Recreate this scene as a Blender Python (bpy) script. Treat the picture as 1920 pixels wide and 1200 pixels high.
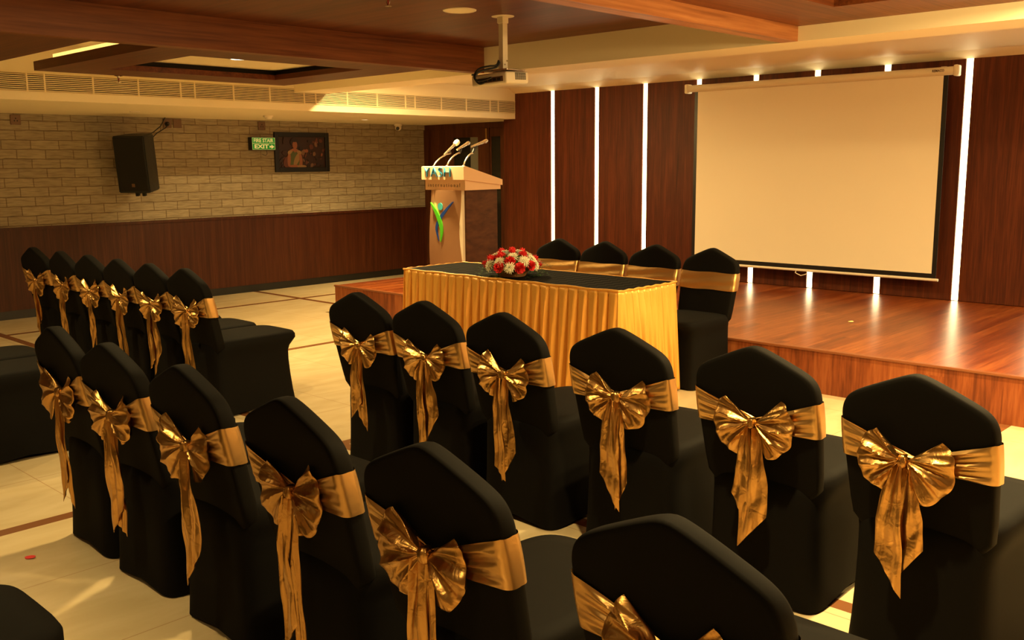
import bpy, bmesh, math, random
from mathutils import Vector, Matrix

for o in list(bpy.data.objects):
    bpy.data.objects.remove(o)
S = bpy.context.scene
COL = S.collection
PI = math.pi

# ------------------------------------------------------------------ camera
cam_d = bpy.data.cameras.new('camera')
cam_d.sensor_width = 36.0
cam_d.lens = 36.0 * 1792.82 / 1920.0
cam_d.clip_start = 0.05
cam = bpy.data.objects.new('camera', cam_d)
COL.objects.link(cam)
yaw, pit, rol = math.radians(43.66941), math.radians(9.290456), math.radians(-0.51499)
fw = Vector((-math.sin(yaw) * math.cos(pit), math.cos(yaw) * math.cos(pit), -math.sin(pit)))
r0 = Vector((math.cos(yaw), math.sin(yaw), 0))
u0 = r0.cross(fw)
rr = r0 * math.cos(rol) + u0 * math.sin(rol)
uu = -r0 * math.sin(rol) + u0 * math.cos(rol)
cam.matrix_world = Matrix(((rr.x, uu.x, -fw.x, 0), (rr.y, uu.y, -fw.y, 0), (rr.z, uu.z, -fw.z, 1.55), (0, 0, 0, 1)))
S.camera = cam

# ------------------------------------------------------------------ exposure, world
S.view_settings.view_transform = 'Standard'
S.view_settings.look = 'None'
S.view_settings.gamma = 1.0
S.view_settings.exposure = 0.22
S.view_settings.use_curve_mapping = False
W = bpy.data.worlds.new('world')
S.world = W
W.use_nodes = True
W.node_tree.nodes['Background'].inputs[0].default_value = (1.0, 0.6, 0.25, 1)
W.node_tree.nodes['Background'].inputs[1].default_value = 0.004

# ------------------------------------------------------------------ lamps of the room (ceiling downlights)
WARM = (1.0, 0.71, 0.285)
def lamp(name, loc, watts, size=0.12, spread=150, color=WARM, aim=None):
    d = bpy.data.lights.new(name, 'AREA')
    d.shape = 'DISK'
    d.size = size
    d.energy = watts
    d.color = color
    d.spread = math.radians(spread)
    o = bpy.data.objects.new(name, d)
    COL.objects.link(o)
    o.location = loc
    if aim is not None:
        v = Vector(aim) - Vector(loc)
        o.rotation_euler = v.to_track_quat('-Z', 'Y').to_euler()
    return o
LAMPS = [  # x, y, z, watts, spread
    (-6.72, 4.04, 2.340, 36, 130),   # left tray
    (-1.35, 4.00, 2.43, 60, 150),    # right tray
    (-1.15, 5.25, 2.355, 110, 178),  # right bay beside the stage
    (0.70, 5.25, 2.355, 80, 178),
    (-4.30, 2.25, 2.465, 34, 140),   # over the seats
    (-1.30, 2.15, 2.355, 44, 140),
    (-6.90, 1.90, 2.265, 26, 140),
    (-4.30, -2.6, 2.465, 8, 150),   # back of the hall
    (-0.90, -0.5, 2.355, 24, 120),
    (-3.30, 0.55, 2.465, 10, 75),
    (-7.25, 6.21, 2.455, 120, 178),  # over the stage
    (-5.20, 6.45, 2.455, 16, 165),
    (-3.10, 6.45, 2.455, 18, 165),
    (-1.00, 6.45, 2.455, 30, 165),
    (-9.559, 7.43, 2.088, 14.0, 100),  # soffit by the brick wall
    (-9.559, 1.6, 2.088, 7, 120),
]
for i, (x, y, z, w, sp) in enumerate(LAMPS):
    lamp('ceiling_lamp', (x, y, z), w, 0.1, sp)
def sconce(name, loc, watts, radius=0.09):
    d = bpy.data.lights.new(name, 'POINT')
    d.energy = watts; d.color = WARM; d.shadow_soft_size = radius
    o = bpy.data.objects.new(name, d); COL.objects.link(o); o.location = loc
    return o
for y, w in ((4.7, 75), (2.4, 60)):      # wall lamps on the right-hand wall, beyond the frame
    sconce('wall_lamp', (2.3, y, 2.0), w)
sconce('bay_fill_lamp', (-0.70, 4.30, 2.12), 75, 0.11)   # unseen lamp, added to brighten the right bay and its beam

# ------------------------------------------------------------------ materials
def new_mat(name):
    m = bpy.data.materials.new(name)
    m.use_nodes = True
    nt = m.node_tree
    b = nt.nodes['Principled BSDF']
    return m, nt, b
def plain(name, col, rough=0.5, metal=0.0, bump=0.0, bscale=60.0, spec=0.5, sheen=0.0):
    m, nt, b = new_mat(name)
    b.inputs['Base Color'].default_value = (*col, 1)
    b.inputs['Roughness'].default_value = rough
    b.inputs['Metallic'].default_value = metal
    b.inputs['Specular IOR Level'].default_value = spec
    if sheen:
        b.inputs['Sheen Weight'].default_value = sheen
        b.inputs['Sheen Roughness'].default_value = 0.5
    tc = nt.nodes.new('ShaderNodeTexCoord')
    n = nt.nodes.new('ShaderNodeTexNoise')
    n.inputs['Scale'].default_value = bscale
    n.inputs['Detail'].default_value = 3
    nt.links.new(tc.outputs['Object'], n.inputs['Vector'])
    mr = nt.nodes.new('ShaderNodeMapRange')
    mr.inputs['To Min'].default_value = max(0.02, rough - 0.05)
    mr.inputs['To Max'].default_value = min(1, rough + 0.05)
    nt.links.new(n.outputs['Fac'], mr.inputs['Value'])
    nt.links.new(mr.outputs['Result'], b.inputs['Roughness'])
    if bump:
        bp = nt.nodes.new('ShaderNodeBump')
        bp.inputs['Strength'].default_value = bump
        bp.inputs['Distance'].default_value = 0.01
        nt.links.new(n.outputs['Fac'], bp.inputs['Height'])
        nt.links.new(bp.outputs['Normal'], b.inputs['Normal'])
    return m
def emis(name, col, strength):
    m, nt, b = new_mat(name)
    b.inputs['Base Color'].default_value = (*col, 1)
    b.inputs['Emission Color'].default_value = (*col, 1)
    b.inputs['Emission Strength'].default_value = strength
    return m
def wood(name, dark, mid, light, axis, across=16.0, along=0.7, rough=0.4, plank=None, coords='world'):
    """streaky grain along one axis; plank=(axis across, width) adds boards with their own tone"""
    m, nt, b = new_mat(name)
    N, L = nt.nodes, nt.links
    if coords == 'world':
        g = N.new('ShaderNodeNewGeometry'); src = g.outputs['Position']
    else:
        g = N.new('ShaderNodeTexCoord'); src = g.outputs['Object']
    mp = N.new('ShaderNodeMapping')
    sc = [across, across, across]
    sc['xyz'.index(axis)] = along
    mp.inputs['Scale'].default_value = sc
    L.new(src, mp.inputs['Vector'])
    vec = mp.outputs['Vector']
    if plank:
        sep = N.new('ShaderNodeSeparateXYZ'); L.new(src, sep.inputs[0])
        dv = N.new('ShaderNodeMath'); dv.operation = 'DIVIDE'; dv.inputs[1].default_value = plank[1]
        L.new(sep.outputs['xyz'.index(plank[0])], dv.inputs[0])
        fl = N.new('ShaderNodeMath'); fl.operation = 'FLOOR'; L.new(dv.outputs[0], fl.inputs[0])
        # staggered board length
        d2 = N.new('ShaderNodeMath'); d2.operation = 'MULTIPLY_ADD'; d2.inputs[1].default_value = 1 / plank[2]
        wn0 = N.new('ShaderNodeTexWhiteNoise'); wn0.noise_dimensions = '1D'; L.new(fl.outputs[0], wn0.inputs['W'])
        L.new(sep.outputs['xyz'.index(axis)], d2.inputs[0]); L.new(wn0.outputs['Value'], d2.inputs[2])
        f2 = N.new('ShaderNodeMath'); f2.operation = 'FLOOR'; L.new(d2.outputs[0], f2.inputs[0])
        cx = N.new('ShaderNodeCombineXYZ'); L.new(fl.outputs[0], cx.inputs[0]); L.new(f2.outputs[0], cx.inputs[1])
        wn = N.new('ShaderNodeTexWhiteNoise'); wn.noise_dimensions = '2D'; L.new(cx.outputs[0], wn.inputs['Vector'])
        off = N.new('ShaderNodeVectorMath'); off.operation = 'SCALE'; off.inputs[3].default_value = 30
        L.new(wn.outputs['Color'], off.inputs[0])
        ad = N.new('ShaderNodeVectorMath'); ad.operation = 'ADD'
        L.new(vec, ad.inputs[0]); L.new(off.outputs[0], ad.inputs[1]); vec = ad.outputs[0]
    n1 = N.new('ShaderNodeTexNoise'); n1.inputs['Scale'].default_value = 1.0; n1.inputs['Detail'].default_value = 6
    n1.inputs['Roughness'].default_value = 0.65; n1.inputs['Distortion'].default_value = 0.6
    L.new(vec, n1.inputs['Vector'])
    n2 = N.new('ShaderNodeTexNoise'); n2.inputs['Scale'].default_value = 4.5; n2.inputs['Detail'].default_value = 3
    L.new(vec, n2.inputs['Vector'])
    mx = N.new('ShaderNodeMath'); mx.operation = 'MULTIPLY_ADD'; mx.inputs[1].default_value = 0.35
    L.new(n2.outputs['Fac'], mx.inputs[0])
    m1 = N.new('ShaderNodeMath'); m1.operation = 'MULTIPLY'; m1.inputs[1].default_value = 0.65
    L.new(n1.outputs['Fac'], m1.inputs[0]); L.new(m1.outputs[0], mx.inputs[2])
    fac = mx.outputs[0]
    if plank:
        pa = N.new('ShaderNodeMath'); pa.operation = 'MULTIPLY_ADD'; pa.inputs[1].default_value = 0.16
        L.new(wn.outputs['Value'], pa.inputs[0])
        sb = N.new('ShaderNodeMath'); sb.operation = 'SUBTRACT'; sb.inputs[1].default_value = 0.08
        L.new(fac, sb.inputs[0]); L.new(sb.outputs[0], pa.inputs[2]); fac = pa.outputs[0]
    cr = N.new('ShaderNodeValToRGB')
    e = cr.color_ramp.elements
    e[0].position = 0.34; e[0].color = (*dark, 1)
    e[1].position = 0.68; e[1].color = (*light, 1)
    k = e.new(0.5); k.color = (*mid, 1)
    L.new(fac, cr.inputs[0])
    L.new(cr.outputs[0], b.inputs['Base Color'])
    b.inputs['Roughness'].default_value = rough
    b.inputs['Specular IOR Level'].default_value = 0.28
    bp = N.new('ShaderNodeBump'); bp.inputs['Strength'].default_value = 0.08; bp.inputs['Distance'].default_value = 0.004
    L.new(n1.outputs['Fac'], bp.inputs['Height']); L.new(bp.outputs[0], b.inputs['Normal'])
    return m

WD = ((0.038, 0.0066, 0.0016), (0.078, 0.0150, 0.0032), (0.135, 0.031, 0.0075))
M = {}
M['panel'] = wood('panel_wood', *WD, 'z', 22, 0.8, 0.55)
M['wains'] = wood('wainscot_wood', (0.028, 0.0056, 0.0016), (0.050, 0.0108, 0.0028), (0.080, 0.0205, 0.0056), 'z', 24, 0.8, 0.45)
M['ceil_x'] = wood('ceiling_wood_crosswise', (0.055, 0.0115, 0.0030), (0.100, 0.0235, 0.0058), (0.155, 0.043, 0.011), 'x', 13, 0.55, 0.42)
M['ceil_y'] = wood('ceiling_wood_lengthwise', (0.085, 0.022, 0.0075), (0.17, 0.050, 0.015), (0.26, 0.088, 0.028), 'y', 15, 0.5, 0.42)
M['stage'] = wood('stage_laminate', (0.105, 0.018, 0.004), (0.195, 0.042, 0.0095), (0.34, 0.100, 0.026), 'y', 26, 1.1, 0.30, ('x', 0.085, 1.2))
M['stage'].node_tree.nodes['Principled BSDF'].inputs['Specular Tint'].default_value = (1.0, 0.66, 0.26, 1)
M['stage_front'] = wood('stage_front_laminate', (0.11, 0.024, 0.007), (0.22, 0.055, 0.015), (0.33, 0.105, 0.032), 'z', 14, 1.2, 0.4, ('x', 0.17, 2.0))
M['door'] = wood('door_wood', (0.05, 0.014, 0.006), (0.085, 0.026, 0.010), (0.13, 0.045, 0.017), 'z', 20, 0.8, 0.4)
M['lect_wood'] = wood('lectern_wood', (0.045, 0.015, 0.006), (0.080, 0.028, 0.010), (0.115, 0.045, 0.017), 'y', 9, 3.0, 0.4)
M['cream'] = plain('cream_paint', (0.85, 0.75, 0.53), 0.6, bump=0.03, bscale=120)
M['cream_white'] = plain('white_paint', (0.85, 0.74, 0.52), 0.55)
M['black'] = plain('black_base', (0.005, 0.0045, 0.004), 0.45)
M['gap'] = plain('dark_gap', (0.006, 0.005, 0.004), 0.8)
M['spandex'] = plain('black_spandex', (0.0042, 0.0037, 0.0032), 0.75, bump=0.04, bscale=900, spec=0.07)
M['white_plastic'] = plain('white_plastic', (0.80, 0.72, 0.58), 0.4)
M['white_metal'] = plain('white_metal', (0.78, 0.70, 0.56), 0.35)
M['steel'] = plain('brushed_steel', (0.75, 0.70, 0.62), 0.22, metal=1.0)
M['cable'] = plain('cable_rubber', (0.012, 0.012, 0.012), 0.45)
M['spk'] = plain('speaker_black', (0.004, 0.004, 0.004), 0.6, bump=0.15, bscale=400)
M['spk_side'] = plain('speaker_case', (0.016, 0.019, 0.022), 0.5)
M['grille'] = plain('vent_cream', (0.78, 0.64, 0.40), 0.5)
M['screen'] = plain('screen_fabric', (0.82, 0.74, 0.58), 0.8)
M['screen_case'] = plain('screen_case', (0.74, 0.66, 0.48), 0.4)
M['lectern'] = plain('lectern_laminate', (0.80, 0.55, 0.36), 0.33, metal=0.2, bscale=4)
M['lectern_panel'] = plain('lectern_metal_panel', (0.50, 0.28, 0.155), 0.30, metal=0.5, bscale=4)
M['blue'] = plain('blue_letter', (0.02, 0.22, 0.42), 0.35)
M['letter_dark'] = plain('dark_letter', (0.10, 0.055, 0.03), 0.5)
M['leaf_green'] = plain('logo_green', (0.08, 0.52, 0.02), 0.4)
M['leaf_blue'] = plain('logo_blue', (0.01, 0.05, 0.30), 0.4)
M['dot_teal'] = plain('logo_teal', (0.06, 0.45, 0.52), 0.4)
M['socket'] = plain('brown_socket', (0.16, 0.085, 0.045), 0.4)
M['exit_green'] = emis('exit_green', (0.01, 0.30, 0.03), 0.25)
M['exit_text'] = emis('exit_letter', (0.80, 0.75, 0.30), 0.30)
M['led'] = emis('light_strip', (1.0, 0.82, 0.44), 8.5)
M['glow'] = emis('lamp_glow', (1.0, 0.88, 0.6), 12.0)
M['glow_dim'] = emis('lamp_glow_small', (1.0, 0.92, 0.66), 6.0)
M['cove'] = emis('cove_led', (1.0, 0.66, 0.22), 14.0)
M['red'] = plain('carnation_red', (0.80, 0.035, 0.035), 0.6)
M['petal'] = plain('chrysanthemum_white', (0.88, 0.84, 0.62), 0.6)
M['petal_core'] = plain('chrysanthemum_core', (0.80, 0.72, 0.30), 0.6)
M['fern'] = plain('fern_green', (0.035, 0.10, 0.018), 0.6)
M['basket'] = plain('wicker', (0.30, 0.14, 0.05), 0.6, bump=0.4, bscale=90)
M['brass'] = plain('brass', (0.70, 0.45, 0.15), 0.3, metal=1.0)
M['glass_dark'] = plain('dark_door_glass', (0.015, 0.016, 0.014), 0.08)
M['curtain'] = plain('grey_curtain', (0.20, 0.20, 0.17), 0.8)
M['red_glass'] = plain('sprinkler_bulb', (0.5, 0.01, 0.01), 0.2)
M['wall_plain'] = plain('wall_beige', (0.55, 0.40, 0.24), 0.7)
M['tape'] = plain('nosing_trim', (0.20, 0.062, 0.022), 0.35)

# gold satin of the bows, crumple in the bump
def gold(name, base, metal, rough, strength, scale=26):
    m, nt, b = new_mat(name)
    N, L = nt.nodes, nt.links
    b.inputs['Base Color'].default_value = (*base, 1)
    b.inputs['Metallic'].default_value = metal
    b.inputs['Roughness'].default_value = rough
    tc = N.new('ShaderNodeTexCoord')
    n = N.new('ShaderNodeTexNoise'); n.inputs['Scale'].default_value = scale; n.inputs['Detail'].default_value = 3
    n.inputs['Distortion'].default_value = 1.2
    L.new(tc.outputs['Object'], n.inputs['Vector'])
    bp = N.new('ShaderNodeBump'); bp.inputs['Strength'].default_value = strength; bp.inputs['Distance'].default_value = 0.01
    L.new(n.outputs['Fac'], bp.inputs['Height']); L.new(bp.outputs[0], b.inputs['Normal'])
    return m
M['gold'] = gold('gold_lame', (0.56, 0.32, 0.105), 1.0, 0.33, 0.30, 24)
M['gold_band'] = gold('gold_sash', (0.60, 0.365, 0.135), 0.9, 0.36, 0.15, 14)
M['skirt'] = gold('gold_satin_skirt', (0.72, 0.365, 0.065), 0.30, 0.40, 0.10, 12)

# whitewashed brick
m, nt, b = new_mat('pale_brick'); N, L = nt.nodes, nt.links
g = N.new('ShaderNodeNewGeometry'); sep = N.new('ShaderNodeSeparateXYZ'); L.new(g.outputs['Position'], sep.inputs[0])
cb = N.new('ShaderNodeCombineXYZ'); L.new(sep.outputs[1], cb.inputs[0]); L.new(sep.outputs[2], cb.inputs[1])
wob = N.new('ShaderNodeTexNoise'); wob.inputs['Scale'].default_value = 9; wob.inputs['Detail'].default_value = 2
L.new(cb.outputs[0], wob.inputs['Vector'])
ws = N.new('ShaderNodeVectorMath'); ws.operation = 'MULTIPLY_ADD'; ws.inputs[1].default_value = (0.012, 0.016, 0)
L.new(wob.outputs['Color'], ws.inputs[0]); L.new(cb.outputs[0], ws.inputs[2])
bt = N.new('ShaderNodeTexBrick')
bt.inputs['Scale'].default_value = 1.0
bt.inputs['Brick Width'].default_value = 0.285
bt.inputs['Row Height'].default_value = 0.097
bt.inputs['Mortar Size'].default_value = 0.0055
bt.inputs['Mortar Smooth'].default_value = 0.5
bt.inputs['Color1'].default_value = (0.375, 0.315, 0.215, 1)
bt.inputs['Color2'].default_value = (0.31, 0.255, 0.17, 1)
bt.inputs['Mortar'].default_value = (0.215, 0.152, 0.088, 1)
L.new(ws.outputs[0], bt.inputs['Vector'])
st = N.new('ShaderNodeMapping'); st.inputs['Scale'].default_value = (7, 55, 1); L.new(ws.outputs[0], st.inputs['Vector'])
sn = N.new('ShaderNodeTexNoise'); sn.inputs['Scale'].default_value = 1; sn.inputs['Detail'].default_value = 4; L.new(st.outputs[0], sn.inputs['Vector'])
mc = N.new('ShaderNodeMixRGB'); mc.blend_type = 'MULTIPLY'; mc.inputs[0].default_value = 0.6
cr = N.new('ShaderNodeValToRGB'); cr.color_ramp.elements[0].position = 0.3; cr.color_ramp.elements[0].color = (0.42, 0.37, 0.30, 1)
cr.color_ramp.elements[1].position = 0.6; L.new(sn.outputs['Fac'], cr.inputs[0])
L.new(bt.outputs['Color'], mc.inputs[1]); L.new(cr.outputs[0], mc.inputs[2]); L.new(mc.outputs[0], b.inputs['Base Color'])
b.inputs['Roughness'].default_value = 0.75
hm = N.new('ShaderNodeMath'); hm.operation = 'MULTIPLY_ADD'; hm.inputs[1].default_value = 0.35; L.new(sn.outputs['Fac'], hm.inputs[0])
iv = N.new('ShaderNodeMath'); iv.operation = 'SUBTRACT'; iv.inputs[0].default_value = 1.0; L.new(bt.outputs['Fac'], iv.inputs[1]); L.new(iv.outputs[0], hm.inputs[2])
bp = N.new('ShaderNodeBump'); bp.inputs['Strength'].default_value = 0.7; bp.inputs['Distance'].default_value = 0.012
L.new(hm.outputs[0], bp.inputs['Height']); L.new(bp.outputs[0], b.inputs['Normal'])
M['brick'] = m

# floor: cream polished tiles, brown inlaid lines
m, nt, b = new_mat('cream_tile_floor'); N, L = nt.nodes, nt.links
g = N.new('ShaderNodeNewGeometry'); sep = N.new('ShaderNodeSeparateXYZ'); L.new(g.outputs['Position'], sep.inputs[0])
def line_mask(sock, offset, period, width):
    a = N.new('ShaderNodeMath'); a.operation = 'ADD'; a.inputs[1].default_value = -offset + period * 20 + width / 2; L.new(sock, a.inputs[0])
    mo = N.new('ShaderNodeMath'); mo.operation = 'MODULO'; mo.inputs[1].default_value = period; L.new(a.outputs[0], mo.inputs[0])
    lt = N.new('ShaderNodeMath'); lt.operation = 'LESS_THAN'; lt.inputs[1].default_value = width; L.new(mo.outputs[0], lt.inputs[0])
    return lt.outputs[0]
def vmax(a, c):
    n = N.new('ShaderNodeMath'); n.operation = 'MAXIMUM'; L.new(a, n.inputs[0]); L.new(c, n.inputs[1]); return n.outputs[0]
strip = vmax(line_mask(sep.outputs[0], -4.30, 2.62, 0.075), line_mask(sep.outputs[1], 6.375, 3.285, 0.075))
joint = vmax(line_mask(sep.outputs[0], -4.30, 0.655, 0.004), line_mask(sep.outputs[1], 1.69, 0.657, 0.004))
tn = N.new('ShaderNodeTexNoise'); tn.inputs['Scale'].default_value = 2.2; tn.inputs['Detail'].default_value = 6; tn.inputs['Distortion'].default_value = 0.8
mpf = N.new('ShaderNodeMapping'); mpf.inputs['Scale'].default_value = (3, 1, 1); L.new(g.outputs['Position'], mpf.inputs['Vector']); L.new(mpf.outputs[0], tn.inputs['Vector'])
cr = N.new('ShaderNodeValToRGB'); cr.color_ramp.elements[0].position = 0.35; cr.color_ramp.elements[0].color = (0.54, 0.43, 0.25, 1)
cr.color_ramp.elements[1].position = 0.7; cr.color_ramp.elements[1].color = (0.63, 0.515, 0.325, 1); L.new(tn.outputs['Fac'], cr.inputs[0])
m1 = N.new('ShaderNodeMixRGB'); m1.inputs[2].default_value = (0.40, 0.27, 0.14, 1); L.new(joint, m1.inputs[0]); L.new(cr.outputs[0], m1.inputs[1])
m2 = N.new('ShaderNodeMixRGB'); m2.inputs[2].default_value = (0.19, 0.075, 0.028, 1); L.new(strip, m2.inputs[0]); L.new(m1.outputs[0], m2.inputs[1])
L.new(m2.outputs[0], b.inputs['Base Color'])
b.inputs['Roughness'].default_value = 0.24
M['floor'] = m

# quilted black cloth
m, nt, b = new_mat('black_quilted_cloth'); N, L = nt.nodes, nt.links
g = N.new('ShaderNodeNewGeometry')
mp = N.new('ShaderNodeMapping'); mp.inputs['Rotation'].default_value = (0, 0, PI / 4); mp.inputs['Scale'].default_value = (1, 1, 1)
L.new(g.outputs['Position'], mp.inputs['Vector'])
ck = N.new('ShaderNodeTexChecker'); ck.inputs['Scale'].default_value = 17; ck.inputs['Color1'].default_value = (0.0016, 0.0014, 0.0012, 1); ck.inputs['Color2'].default_value = (0.0048, 0.0040, 0.0032, 1)
L.new(mp.outputs[0], ck.inputs['Vector']); L.new(ck.outputs['Color'], b.inputs['Base Color'])
mr = N.new('ShaderNodeMapRange'); mr.inputs['To Min'].default_value = 0.75; mr.inputs['To Max'].default_value = 0.9; b.inputs['Specular IOR Level'].default_value = 0.05
L.new(ck.outputs['Fac'], mr.inputs['Value']); L.new(mr.outputs[0], b.inputs['Roughness'])
M['quilt'] = m

# ------------------------------------------------------------------ mesh builder
class MB:
    def __init__(s):
        s.v, s.f, s.mi = [], [], []
    def add(s, vs, fs, mi=0):
        o = len(s.v)
        s.v += [tuple(p) for p in vs]
        s.f += [tuple(o + i for i in f) for f in fs]
        s.mi += [mi] * len(fs)
    def box(s, x0, x1, y0, y1, z0, z1, bev=0.0, mi=0, mat=None, seg=2):
        bm = bmesh.new()
        bmesh.ops.create_cube(bm, size=1)
        for v in bm.verts:
            v.co = Vector((x0 + (v.co.x + .5) * (x1 - x0), y0 + (v.co.y + .5) * (y1 - y0), z0 + (v.co.z + .5) * (z1 - z0)))
        if bev:
            bmesh.ops.bevel(bm, geom=list(bm.edges), offset=bev, segments=seg, affect='EDGES', profile=0.5)
        s.bm(bm, mi, mat)
    def bm(s, bm, mi=0, mat=None):
        if mat is not None:
            bmesh.ops.transform(bm, matrix=mat, verts=bm.verts)
        bm.verts.index_update()
        s.add([v.co[:] for v in bm.verts], [[v.index for v in f.verts] for f in bm.faces], mi)
        bm.free()
    def grid(s, rows, closed=False, mi=0, cap0=False, cap1=False):
        n = len(rows[0]); vs = [p for r in rows for p in r]; fs = []
        for i in range(len(rows) - 1):
            for j in range(n if closed else n - 1):
                k = (j + 1) % n
                fs.append((i * n + j, i * n + k, (i + 1) * n + k, (i + 1) * n + j))
        if cap0: fs.append(tuple(reversed(range(n))))
        if cap1: fs.append(tuple((len(rows) - 1) * n + j for j in range(n)))
        s.add(vs, fs, mi)
    def tube(s, pts, r, n=10, mi=0, caps=True):
        pts = [Vector(p) for p in pts]; rows = []
        up = Vector((0, 0, 1)); px = None
        for i, p in enumerate(pts):
            t = (pts[min(i + 1, len(pts) - 1)] - pts[max(i - 1, 0)]).normalized()
            if px is None:
                a = up if abs(t.z) < .9 else Vector((1, 0, 0)); px = t.cross(a).normalized()
            else:
                px = (px - t * px.dot(t)).normalized()
            py = t.cross(px)
            ri = r[i] if isinstance(r, (list, tuple)) else r
            rows.append([p + (px * math.cos(2 * PI * k / n) + py * math.sin(2 * PI * k / n)) * ri for k in range(n)])
        s.grid(rows, True, mi, caps, caps)
    def lathe(s, prof, c=(0, 0, 0), n=28, mi=0, caps=True):
        rows = [[(c[0] + r * math.cos(2 * PI * k / n), c[1] + r * math.sin(2 * PI * k / n), c[2] + z) for k in range(n)] for r, z in prof]
        s.grid(rows, True, mi, caps, caps)
    def prism(s, poly, a0, a1, axis='x', mi=0):
        def mk(p, a):
            return (a, p[0], p[1]) if axis == 'x' else ((p[0], a, p[1]) if axis == 'y' else (p[0], p[1], a))
        n = len(poly)
        s.add([mk(p, a0) for p in poly] + [mk(p, a1) for p in poly],
              [tuple(range(n)), tuple(reversed(range(n, 2 * n)))] + [(i, i + n, (i + 1) % n + n, (i + 1) % n) for i in range(n)], mi)
    def mesh(s, name, smooth=None):
        me = bpy.data.meshes.new(name)
        me.from_pydata(s.v, [], s.f)
        bm = bmesh.new(); bm.from_mesh(me)
        bmesh.ops.recalc_face_normals(bm, faces=bm.faces)
        bm.to_mesh(me); bm.free()
        me.polygons.foreach_set('material_index', s.mi)
        if smooth:
            me.polygons.foreach_set('use_smooth', [True] * len(me.polygons))
            me.set_sharp_from_angle(angle=math.radians(smooth))
        me.update()
        return me
    def build(s, name, mats, parent=None, smooth=None):
        me = s.mesh(name, smooth)
        for mm in (mats if isinstance(mats, (list, tuple)) else [mats]):
            me.materials.append(mm)
        o = bpy.data.objects.new(name, me)
        COL.objects.link(o)
        if parent: o.parent = parent
        return o
def tag(o, label, cat, group=None):
    o['label'] = label; o['category'] = cat
    if group: o['group'] = group
    return o
def thing(name, label, cat, loc=(0, 0, 0), rz=0.0, group=None):
    o = bpy.data.objects.new(name, None)
    o.empty_display_size = 0.05
    COL.objects.link(o)
    o.location = loc; o.rotation_euler = (0, 0, rz)
    return tag(o, label, cat, group)
def struct(name, mb, mat, parent=None, smooth=None):
    o = mb.build(name, mat, parent, smooth)
    if parent is None: o['kind'] = 'structure'
    return o
def sbox(name, mat, *boxes, parent=None, bev=0.0):
    mb = MB()
    for bx in boxes: mb.box(*bx, bev=bev)
    return struct(name, mb, mat, parent)
def text_mesh(name, body, size, mat, parent, loc, rot, depth=0.004, width=None, bold=0.0, align='CENTER'):
    cu = bpy.data.curves.new(name, 'FONT')
    cu.body = body; cu.size = size; cu.extrude = depth; cu.offset = bold
    cu.align_x = align; cu.align_y = 'CENTER'; cu.resolution_u = 3
    t = bpy.data.objects.new('tmp_text', cu); COL.objects.link(t)
    bpy.context.view_layer.update()
    me = bpy.data.meshes.new_from_object(t.evaluated_get(bpy.context.evaluated_depsgraph_get()))
    bpy.data.objects.remove(t)
    me.name = name
    if width:
        xs = [v.co.x for v in me.vertices]; k = width / (max(xs) - min(xs)); c = (max(xs) + min(xs)) / 2
        for v in me.vertices: v.co.x = (v.co.x - c) * k
    me.materials.clear(); me.materials.append(mat)
    o = bpy.data.objects.new(name, me); COL.objects.link(o)
    o.location = loc; o.rotation_euler = rot
    if parent: o.parent = parent
    return o

# ------------------------------------------------------------------ the room
XB, XR, YB = -10.517, 2.6, -5.0
sbox('floor', M['floor'], (XB - .1, XR + .1, YB - .1, 9.4, -.1, 0))
wl = sbox('wall_left', M['brick'], (XB - .1, XB, YB, 9.24, .93, 2.11))
sbox('wall_left.001', M['wains'], (XB - .1, XB + .012, YB, 9.24, .09, .93))
sbox('trim_1', M['wains'], (XB - .1, XB + .028, YB, 9.24, .915, .945))
sbox('baseboard_left', M['black'], (XB - .1, XB + .006, YB, 9.24, 0, .09))
sbox('wall_right', M['wall_plain'], (XR + .01, XR + .11, YB, 9.4, 0, 2.7))
sbox('wall_back', M['wall_plain'], (XB - .1, XR + .1, YB - .1, YB, 0, 2.7))
# door wall in the left corner, set back
sbox('wall_front.001', M['door'], (XB - .1, -8.55, 9.30, 9.40, 0, 2.11))
sbox('trim_2', M['door'], (XB, -8.62, 9.24, 9.30, 2.03, 2.10), (XB, XB + .09, 9.22, 9.30, 0, 2.03), (-9.0, -8.55, 9.235, 9.30, 0, 2.10))
d1 = sbox('door_1', M['door'], (-10.42, -9.93, 9.25, 9.29, .02, 2.03), (-9.44, -9.225, 9.25, 9.29, .02, 2.03), (-9.93, -9.44, 9.25, 9.29, 1.91, 2.03), (-9.93, -9.44, 9.25, 9.29, .02, .32))
sbox('glass_pane', M['glass_dark'], (-9.93, -9.60, 9.262, 9.272, .32, 1.91), parent=d1)
sbox('curtain', M['curtain'], (-9.60, -9.44, 9.262, 9.280, .32, 1.91), parent=d1)
d2 = sbox('door_2', M['door'], (-9.215, -9.19, 9.255, 9.29, .02, 2.03), (-9.19, -9.0, 9.255, 9.29, 1.91, 2.03), (-9.19, -9.0, 9.255, 9.29, .02, .32))
sbox('glass_pane', M['glass_dark'], (-9.19, -9.0, 9.262, 9.272, .32, 1.91), parent=d2)
bolt = MB(); bolt.box(-9.285, -9.255, 9.235, 9.25, 1.84, 2.02, bev=.004)
bolt.build('door_bolt', M['brass'], d1)
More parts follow.
